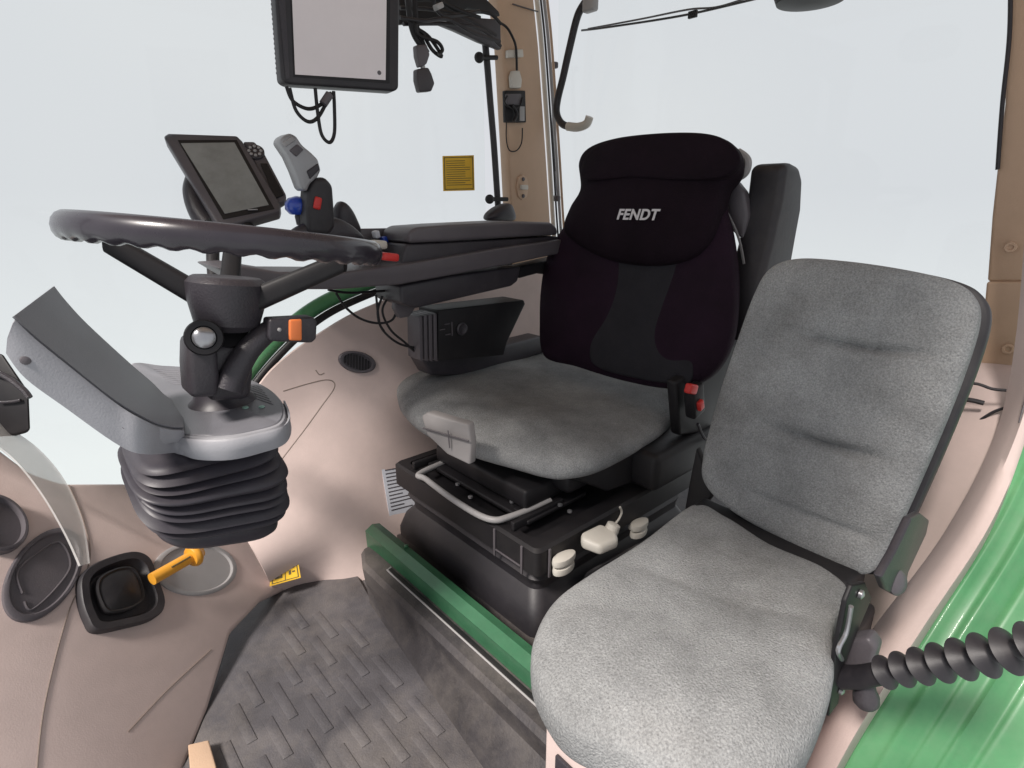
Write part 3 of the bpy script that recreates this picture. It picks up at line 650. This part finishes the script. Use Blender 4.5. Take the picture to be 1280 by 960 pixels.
# joystick
j = thing('joystick', at(400, 295, y=1.22), 'grey and black drive joystick with red button in front of the armrest', 'joystick')
JY = 1.22
MB().puff(pts([(355, 296), (372, 282), (400, 272), (425, 276), (446, 290), (452, 304), (400, 312), (360, 306)], y=JY + .03), (0, -1, .3), .035, .04, p=2.4, rings=14).build('stick_base', 'dark', j)
MB().prism(pts([(386, 292), (384, 262), (386, 236), (393, 222), (408, 221), (417, 232), (419, 262), (420, 284), (412, 294)], y=JY - .01), (0, .05, 0), .010).build('grip', 'rubber', j, ang=60)
MB().prism(pts([(350, 178), (353, 171), (363, 166), (371, 170), (378, 181), (390, 191), (398, 199), (402, 213), (398, 221), (388, 230), (384, 240), (378, 236), (370, 214), (362, 196)], y=JY - .015), (0, .045, 0), .007).build('stick_head', mat('metallic_grey_plastic', (.34, .34, .35), .35, metal=.2), j, ang=60)
MB().prism(pts([(353, 178), (366, 170), (370, 175), (357, 184)], y=JY - .018), (0, .01, 0), .002).build('head_window', 'ltgrey', j)
MB().prism(pts([(362, 188), (372, 180), (380, 187), (371, 196)], y=JY - .0185), (0, .01, 0), .002).build('head_button', 'midgrey', j)
MB().prism(pts([(384, 214), (398, 204), (400, 212), (388, 224)], y=JY - .0185), (0, .01, 0), .002).build('head_button', 'dark', j)
MB().box(at(397, 254, y=JY - .012), (.016, .008, .026), .004, X=(1, 0, -.3)).build('red_button', 'red', j)
MB().lathe([(.004, -.03), (.012, -.028), (.013, -.01), (.010, -.004), (.018, .0), (.022, .008), (.021, .018), (.014, .025), (.003, .028)], at(375, 264, y=JY + .05), (-.1, -.1, 1), 24).build('lever_base', 'dark', j)
MB().lathe([(.020, -.006), (.027, .004), (.026, .016), (.018, .026), (.003, .030)], at(373, 263, y=JY + .045), (-.1, -.1, 1), 24).build('blue_knob', 'blue', j)
MB().puff(pts([(420, 290), (418, 265), (424, 252), (434, 256), (444, 272), (449, 292)], y=JY + .08), (0, -1, 0), .02, .03, p=2.5, rings=12).build('thumb_rest', 'dark', j)
# terminal
t = thing('operator_terminal', at(290, 300, d=1.4), 'tilted dark touchscreen terminal with round keypad above the steering wheel', 'terminal')
TL, TR, BL = at(206, 168, d=1.36), at(299, 170, d=1.42), at(276, 283, d=1.32); TN = (TR - TL).cross(BL - TL).normalized()
if TN.dot(EYE - TL) < 0: TN = -TN
def tp(px, py, off=0): return onp(px, py, TL + TN * off, TN)
MB().prism([tp(*p) for p in [(204, 170), (210, 166), (296, 169), (303, 176), (351, 256), (349, 264), (278, 284), (270, 279)]], -TN * .035, .005).build('casing', 'midgrey', t)
MB().prism([tp(*p, .0012) for p in [(222, 175), (296, 175), (343, 261), (279, 274)]], -TN * .002).build('bezel', 'black', t)
MB().prism([tp(*p, .0022) for p in [(226, 179), (293, 178), (336, 256), (281, 267)]], -TN * .001).build('screen', 'glassdark', t)
MB().box(tp(316, 262, .003), (.022, .008, .003), .001, X=(TR - TL)).build('name_plate', 'ltgrey', t)
MB().prism([tp(*p, -.008) for p in [(303, 176), (318, 176), (330, 190), (358, 243), (356, 250), (346, 256)]], -TN * .025, .006).build('keypad_body', 'midgrey', t)
kc = tp(319, 190, -.005); u = (TR - TL).normalized(); v2 = TN.cross(u)
kp = MB().lathe([(.022, -.004), (.022, .002), (.020, .004), (.002, .004)], kc, TN, 28).build('keypad_ring', 'dark', t)
for r_, n_ in ((.014, 8), (.0, 1)):
    for i in range(n_):
        a = 2 * math.pi * i / n_; MB().lathe([(.004, 0), (.0038, .002), (.001, .003)], kc + (u * math.cos(a) + v2 * math.sin(a)) * r_ + TN * .004, TN, 10).build('key', 'ltgrey', kp)
MB().prism([tp(*p, -.004) for p in [(325, 204), (334, 204), (355, 243), (344, 248)]], -TN * .004, .001).build('function_keys', 'black', t)
MB().tube([tp(250, 215, -.05), tp(243, 240, -.05), tp(250, 265, -.05), tp(262, 282, -.05)], .026, 14).build('rear_housing', 'dark', t)
MB().tube([tp(300, 272, -.03), at(312, 288, d=1.36), at(330, 300, d=1.36)], .016, 12).build('swivel_mount', 'black', t)
MB().tube(pts([(268, 290), (266, 320), (268, 352)], d=1.30), .014, 12).build('support_post', 'rubber', t)
MB().tube(pts([(285, 332), (310, 346), (345, 352), (400, 350)], d=1.25), .012, 12).build('support_arm', 'ltgrey', t)
# black module under armrest
t = thing('control_unit', at(590, 440, y=1.26), 'black electronic control box with round dial and plugs under the armrest', 'control box')
MB().prism(pts([(548, 388), (655, 375), (657, 380), (634, 428), (630, 444), (548, 452)], y=1.27), (0, .10, 0), .004).build('box_body', 'black', t)
m = MB()
for i in range(4): m.prism(pts([(524 + i * 6, 396 - i), (528 + i * 6, 395 - i), (529 + i * 6, 452), (525 + i * 6, 450)], y=1.26), (0, .06, 0), .001)
m.build('plug_row', 'midgrey', t)
MB().prism(pts([(530, 394), (548, 390), (548, 452), (530, 450)], y=1.28), (0, .07, 0), .002).build('plug_housing', 'black', t)
MB().lathe([(.018, 0), (.019, .004), (.015, .006), (.010, .003)], at(577, 411, y=1.268), (0, -1, 0), 20).build('dial', 'dark', t)
m = MB()
for p in ((559, 405), (560, 418), (553, 412)): m.box(at(*p, y=1.268), (.018, .004, .003), .001)
m.box(at(565, 411, y=1.268), (.003, .004, .04), .001).build('moulded_lugs', 'midgrey', t)
MB().prism(pts([(526, 446), (600, 440), (680, 420), (684, 440), (600, 470), (540, 470)], y=1.33), (0, .08, 0), .01).build('mounting_bracket', 'dark', t)
# cable loops under armrest front
t = thing('cable_loops', at(490, 400, y=1.3), 'thin black cables looping from the armrest down to the control box', 'cable')
for q in ([(420, 366), (432, 384), (450, 398), (472, 404), (490, 400), (497, 385)], [(478, 370), (472, 390), (478, 412), (500, 430), (530, 436)], [(488, 368), (478, 388), (488, 412), (506, 428), (520, 441)], [(470, 368), (474, 402), (480, 414)], [(495, 366), (500, 380), (510, 388)], [(410, 362), (440, 366), (500, 362)]):
    MB().tube(pts(q, y=1.29), .0032, 8).build('cable', 'black', t)
m = MB().prism(pts([(495, 372), (512, 374), (520, 384), (512, 396), (500, 398), (494, 386)], y=1.27), (0, .02, 0), .003).build('cable_clamp', 'midgrey', t)
# ============================================================ pillar
t = thing('middle_pillar', at(660, 300, y=1.56), 'tan cab pillar with pale rubber door seals between side and rear windows', 'pillar')
MB().prism([V((1.31, 1.56, 1.90))] + [at(*p, y=1.56) for p in [(622, 0), (629, 60), (636, 190), (641, 300), (650, 400), (722, 400), (690, 300), (683, 190), (674, 60), (668, 0)]] + [V((1.46, 1.56, 1.90))], (0, .05, 0), .008).build('pillar_trim', 'tan', t, ang=50)
for k, (dx, mm, r_) in enumerate(((3, 'white', .009), (8, 'rubber', .004), (12, 'ltgrey', .006), (16, 'tan', .005))):
    MB().tube([at(a + dx, b, y=1.585) for a, b in [(664, -40), (668, 0), (674, 60), (683, 190), (690, 300), (702, 420)]], r_, 10).build('door_seal', mm, t)
MB().tube([at(a, b, y=1.59) for a, b in [(618, -20), (625, 60), (632, 190), (638, 300)]], .006, 8).build('glazing_seal', 'rubber', t)
MB().box(at(657, 10, y=1.555), (.115, .004, .003), .0).build('trim_joint', 'midgrey', t)
ct = MB().prism(pts([(648, 222), (653, 218), (659, 222), (661, 234), (659, 246), (653, 250), (648, 246), (646, 234)], y=1.554), (0, .008, 0), .003).build('catch_plate', 'tan', t)
for p in ((654, 224), (654, 245)): MB().lathe([(.007, 0), (.006, .003), (.002, .004)], at(*p, y=1.553), (0, -1, 0), 14).build('catch_screw', 'midgrey', ct)
MB().box(at(655, 234, y=1.548), (.034, .012, .016), .003).build('catch_tongue', 'white', ct)
# wiring plugs hung on the pillar
t = thing('pillar_socket', at(641, 150, y=1.55), 'dark square socket with a looped cable and white plugs on the tan pillar', 'socket')
MB().prism(pts([(631, 113), (657, 113), (658, 153), (632, 153)], y=1.545), (0, .014, 0), .003).build('socket_plate', 'black', t)
MB().prism(pts([(634, 117), (652, 117), (652, 131), (634, 131)], y=1.535), (0, .012, 0), .003).build('socket_cover', 'midgrey', t)
MB().prism(pts([(650, 133), (656, 133), (656, 151), (650, 151)], y=1.54), (0, .006, 0), .001).build('socket_edge', 'ltgrey', t)
MB().prism(pts([(639, 96), (641, 88), (650, 88), (653, 100), (652, 110), (640, 110)], y=1.54), (0, .016, 0), .004).build('white_plug', 'white', t)
MB().prism(pts([(636, 62), (654, 61), (655, 71), (636, 72)], y=1.54), (0, .018, 0), .003).build('cable_clip', 'white', t)
MB().tube(pts([(618, 25), (632, 33), (640, 45), (645, 60), (646, 88)], y=1.535), .004, 8).build('cable', 'black', t)
MB().tube(pts([(634, 120), (631, 128), (640, 136), (650, 132), (653, 122)], y=1.532), .003, 8).build('cable', 'black', t)
MB().tube(pts([(633, 153), (633, 175), (637, 188), (646, 188), (652, 178), (653, 160)], y=1.545), .0022, 6).build('cable', 'black', t)
MB().tube(pts([(640, 132), (646, 142), (642, 152)], y=1.532), .006, 8).build('cable', 'black', t)
# dark vertical pole with clamps, bending into the roof
t = thing('grab_pole', at(632, 290, y=1.5), 'slim dark vertical pole with two clamps in front of the tan pillar', 'pole')
MB().tube(pts([(540, 22), (568, 18), (592, 24), (604, 42), (608, 70), (613, 130), (618, 190), (624, 280), (628, 330)], y=1.5), .0105, 12).build('tube', 'rubber', t)
for p in ((603, 72), (616, 249)):
    k_ = MB().tube([at(p[0] - 8, p[1], y=1.49), at(p[0] + 18, p[1], y=1.49)], .007, 10, smooth=False).build('clamp', 'black', t)
    MB().lathe([(.004, -.01), (.014, -.008), (.015, .004), (.010, .010), (.002, .011)], at(p[0] - 4, p[1], y=1.48), (-.6, -.8, 0), 18).build('clamp_knob', 'black', k_)
# rear window handle
t = thing('grab_bar', at(705, 130, x=1.60), 'black curved rear window handle with a pale grey tip', 'handle')
MB().tube([V((1.60, 1.40, 1.70))] + pts([(733, 0), (722, 20), (712, 60), (704, 96), (697, 125), (696, 142), (703, 155), (716, 159)], x=1.60), .0125, 12).build('handle_bar', 'rubber', t)
MB().tube(pts([(710, 158), (722, 159), (733, 155), (737, 146)], x=1.60), lambda q: .015 - .001 * q, 14).build('handle_tip', 'white', t)
MB().box(at(738, 4, x=1.59), (.03, .05, .05), .008).build('handle_mount', 'ltgrey', t)
# gas strut beside pillar
t = thing('gas_strut', at(696, 250, x=1.66), 'thin dark gas strut standing beside the pillar edge of the rear window', 'gas strut')
MB().tube(pts([(691, 88), (692, 130), (694, 214)], x=1.66), .0085, 10, smooth=False).build('cylinder', 'rubber', t)
MB().tube(pts([(694, 214), (695, 250)], x=1.66), .004, 8, smooth=False).build('rod', 'chrome', t)
for p in ((692, 82), (695, 248)): MB().box(at(*p, x=1.655), (.02, .035, .022), .006).build('end_fitting', 'midgrey', t)
# wiper
t = thing('rear_wiper', at(840, 20, x=1.76), 'thin dark wiper arm lying across the top of the rear window', 'wiper')
MB().tube(pts([(727, 38), (760, 34), (850, 20), (930, 2), (1000, -16)], x=1.76), .0035, 8).build('wiper_blade', 'rubber', t)
MB().tube(pts([(735, 36), (800, 24), (860, 12), (900, 8), (960, -12)], x=1.77), .003, 8).build('wiper_arm', 'midgrey', t)
MB().box(at(866, 18, x=1.76), (.01, .03, .02), .002).build('wiper_joint', 'black', t)
# round lamp at top
tag(MB().lathe([(.02, -.03), (.062, -.022), (.072, 0), (.074, .03), (.06, .05), (.01, .055)], at(1015, -14, x=1.3), (0, 0, 1), 32).build('roof_speaker', 'black'), 'round black fitting hanging at the top edge above the seats', 'roof fitting')
# ============================================================ top monitor
t = thing('roof_monitor', at(425, 100, y=1.1), 'large black framed monitor with pale blank screen hanging at the top', 'monitor')
MC = [(344, -90), (499, -70), (498, 113), (357, 104)]
fr = [at(*p, y=1.10) for p in MC]; fr[0] = at(344, -90, y=1.13); fr[3] = at(357, 104, y=1.13)
Nf = (fr[1] - fr[0]).cross(fr[3] - fr[0]).normalized()
if Nf.dot(EYE - fr[0]) < 0: Nf = -Nf
def mp(px, py, off=0): return onp(px, py, fr[0] + Nf * off, Nf)
MB().prism([mp(*p) for p in [(338, -90), (500, -70), (499, 110), (494, 114), (360, 105), (352, 100)]], -Nf * .04, .006).build('monitor_frame', 'rubber', t)
MB().prism([mp(*p, .001) for p in [(360, -84), (488, -66), (487, 104), (367, 96)]], -Nf * .002).build('inner_bezel', 'black', t)
MB().prism([mp(*p, .0022) for p in [(362, -80), (484, -62), (482, 100), (369, 93)]], -Nf * .001).build('screen', 'litscreen', t)
MB().lathe([(.004, 0), (.004, .001), (.001, .0015)], mp(474, 91, .0022), Nf, 12).build('screen_mark', 'midgrey', t)
m = MB()
for i in range(22): m.box(mp(341 + i * .45, -40 + i * 6.2, -.02), (.006, .03, .004), .001)
m.build('cooling_fins', 'dark', t)
MB().prism([mp(*p, .001) for p in [(343, -60), (353, -60), (362, 98), (357, 99)]], Nf * .001).build('frame_edge', 'dark', t)
t = thing('monitor_cables', at(390, 150, y=1.12), 'black cables hanging in loops below the roof monitor', 'cable')
for q in ([(358, 108), (366, 126), (385, 136), (402, 130), (414, 116)], [(362, 110), (370, 138), (385, 152), (398, 146), (410, 124)], [(394, 110), (397, 140), (402, 168), (412, 178), (418, 166), (418, 134), (417, 114)]):
    MB().tube(pts(q, y=1.12), .0035, 8).build('cable', 'black', t)
MB().tube(pts([(404, 130), (412, 118)], y=1.115), .008, 10, smooth=False).build('ferrite', 'midgrey', t)
# roof harness
t = thing('roof_harness', at(530, 60, y=1.25), 'tangle of black cables and a hanging plug beside the roof monitor', 'cable')
hb = [[(500, 22), (530, 26), (560, 24), (590, 40), (625, 52)], [(508, -20), (512, 20), (518, 44), (530, 62)], [(518, -10), (520, 30), (528, 54), (534, 66)], [(500, 10), (540, 12), (580, 22), (620, 44)], [(520, 30), (524, 44), (546, 52), (553, 62), (548, 68)], [(518, 34), (536, 46), (552, 70), (540, 62), (528, 40)],
      [(504, 30), (560, 30), (600, 36), (626, 58)], [(515, 0), (545, 0), (575, 14), (610, 16), (626, 30)], [(525, -20), (560, 6), (600, 22)], [(540, -20), (545, 10), (560, 20), (600, 14)]]
for i, q in enumerate(hb):
    MB().tube(pts(q, y=1.27 + .012 * (i % 4)), (.007 if i in (1, 2) else .0045), 8).build('cable', 'black' if i % 3 else 'rubber', t)
MB().prism(pts([(500, -10), (600, -10), (624, 14), (626, 20), (585, 10), (560, 26), (500, 30)], y=1.36), (0, .02, 0), .004).build('harness_tray', 'black', t)
MB().prism(pts([(545, 28), (560, 20), (600, 22), (626, 24), (627, 62), (600, 52), (570, 38)], y=1.45), (0, .02, 0), .004).build('gusset', 'dark', t)
MB().prism(pts([(521, 56), (534, 55), (538, 68), (534, 80), (526, 84), (522, 70)], y=1.25), (0, .02, 0), .004).build('plug_body', 'midgrey', t)
MB().tube(pts([(528, 82), (530, 90)], y=1.26), .006, 8, smooth=False).build('plug_pins', 'ltgrey', t)
MB().prism(pts([(522, 86), (536, 84), (540, 92), (544, 104), (540, 114), (526, 115), (522, 100)], y=1.25), (0, .022, 0), .004).build('plug_cap', 'dark', t)
MB().box(at(548, 8, y=1.25), (.02, .02, .012), .003, X=(1, 0, .5)).build('cable_clip', 'ltgrey', t)
# ============================================================ rear shelf and rear pillar
t = thing('rear_pillar', at(1250, 400, x=1.6), 'tan rear cab pillar at the right edge beside the rear window', 'pillar')
P = [at(*p, x=1.6) for p in [(1272, -250), (1262, -60), (1256, 130), (1246, 215), (1240, 270), (1234, 352), (1300, 352), (1330, 200), (1340, -60), (1360, -250)]]
MB().prism(P, (.03, 0, 0), .006).build('upper_trim', 'tan', t)
P = [at(*p, x=1.595) for p in [(1233, 352), (1226, 430), (1218, 500), (1300, 520), (1310, 352)]]
MB().prism(P, (.03, 0, 0), .006).build('lower_trim', 'tan', t)
MB().tube(pts([(1263, -60), (1262, 40), (1253, 130), (1247, 212)], x=1.59), .004, 8).build('window_seal', 'rubber', t)
for p in ((1263, 309), (1260, 436)): MB().lathe([(.011, 0), (.010, .004), (.006, .004), (.005, .001)], at(*p, x=1.588), (-1, -.1, 0), 18).build('trim_screw', 'tan', t)
t = thing('rear_shelf', (1.5, .25, .4), 'pale beige rear shelf moulding behind the passenger seat with loose cables', 'shelf')
rows = [pts([(1040, 500), (1120, 480), (1190, 462), (1290, 470)], x=1.60), pts([(1040, 560), (1120, 545), (1200, 530), (1290, 520)], x=1.42), pts([(1000, 640), (1100, 630), (1180, 610), (1280, 580)], x=1.34), pts([(960, 800), (1060, 790), (1150, 760), (1260, 700)], x=1.28), pts([(920, 940), (1040, 930), (1120, 900), (1200, 860)], x=1.2)]
MB().grid(surf(rows, 6, 6), .02).build('shelf_moulding', 'beige', t, ang=70)
for i, q in enumerate(([(1200, 478), (1222, 480), (1240, 486), (1258, 488)], [(1190, 498), (1212, 500), (1230, 504)], [(1194, 544), (1215, 532), (1240, 516), (1256, 510)], [(1196, 540), (1205, 536), (1216, 534)])):
    MB().tube(pts(q, x=1.40), .003 if i != 1 else .005, 8).build('cable', 'rubber', t)
# ============================================================ door frame band and green fender
t = thing('door_frame', (.8, .12, .2), 'curved beige door frame trim running down past the passenger seat', 'door frame')
spi = [(1262, -60), (1310, 200, 1.42), (1292, 400, 1.36), (1266, 520, 1.30), (1200, 650, 1.12), (1100, 785, .96), (1010, 920, .86), (930, 1060, .80)]
spi[0] = (1350, -220, 1.45)
inn = [at(a, b, x=c) for a, b, c in spi]
out_ = [at(a, b, x=c) for a, b, c in [(1400, -220, 1.43), (1355, 200, 1.40), (1325, 400, 1.34), (1285, 540, 1.26), (1238, 655, 1.08), (1150, 790, .92), (1062, 930, .81), (985, 1080, .74)]]
mid = [lerp(a, b, .5) + (EYE - a).normalized() * .022 for a, b in zip(inn, out_)]
back = [a + V((.04, .02, -.05)) for a in inn]; back2 = [a + V((.04, .0, -.05)) for a in out_]
rg = [[*x] for x in zip(spline(inn, 8), spline([lerp(a, b, .5) for a, b in zip(inn, mid)], 8), spline(mid, 8), spline([lerp(a, b, .5) for a, b in zip(mid, out_)], 8), spline(out_, 8), spline(back2, 8), spline(back, 8))]
MB().loft(rg).build('frame_trim', 'beige', t, ang=70)
MB().tube([lerp(a, b, .42) + (EYE - a).normalized() * .0195 for a, b in zip(inn[:4], out_[:4])], .0012, 6).build('trim_seam', 'midgrey', t)
t = thing('green_fender', (.8, .0, .1), 'glossy green painted body panel with long pressed ridges at the lower right', 'body panel')
def grow_(f, dz): return [at(a, b, x=c) + V((0, 0, dz)) for a, b, c in f]
g0 = [at(a, b, x=c) for a, b, c in [(1325, 420, 1.36), (1292, 520, 1.30), (1240, 640, 1.14), (1155, 775, .98), (1068, 915, .87), (985, 1060, .80)]]
rows = [g0]
for k in range(1, 91):
    u = k / 90; row = []
    for i, p in enumerate(g0):
        q = p + V((.02, -.34, -.10 - .10 * u)) * u
        r_ = 0
        for c_, w_, h_ in ((.05, .012, .008), (.14, .02, .012), (.20, .012, -.008), (.30, .012, .010), (.36, .02, -.012), (.52, .02, .014), (.58, .02, -.01), (.80, .04, .012)): r_ += h_ * math.exp(-((u - c_) / w_) ** 2)
        row.append(q + V((0, 0, r_)))
    rows.append(row)
MB().grid([spline(r_, 8) for r_ in rows], .004).build('fender_skin', 'gpanel', t, ang=70)
# ribbed gas strut sleeve
t = thing('ribbed_door_strut', at(1080, 860, x=.74), 'black ribbed rubber sleeve with elbow joint crossing the green panel', 'rubber sleeve')
a, b = at(1096, 842, x=.74), at(1345, 799, x=.70); d = (b - a); L = d.length; d.normalize(); prof = []
nr = 9; step = L / nr
prof.append((.008, -.015)); prof.append((.0115, -.01))
for i in range(nr):
    s_ = i * step; R = .0205 + .0006 * i; r_ = .0098
    prof += [(r_, s_), (r_ + .001, s_ + step * .12), (R - .0006, s_ + step * .47), (R, s_ + step * .5), (R - .0006, s_ + step * .53), (r_ + .001, s_ + step * .88)]
prof.append((.012, L))
MB().lathe(prof, a, d, 36).build('bellows', 'rubber', t, ang=35)
MB().tube([at(1052, 846, x=.75), at(1075, 846, x=.745), a + d * .01], lambda q: .0165 - .003 * q, 20).build('elbow', 'rubber', t)
MB().lathe([(.005, -.034), (.012, -.032), (.016, -.026), (.016, -.016), (.013, -.008), (.011, .006)], at(1082, 856, x=.755), (0, .2, 1), 24).build('ball_cap', 'dark', t)
MB().prism(pts([(1046, 822), (1060, 800), (1085, 797), (1096, 812), (1088, 842), (1052, 850)], x=.78), (.03, .0, 0), .006).build('strut_bracket', 'midgrey', t)
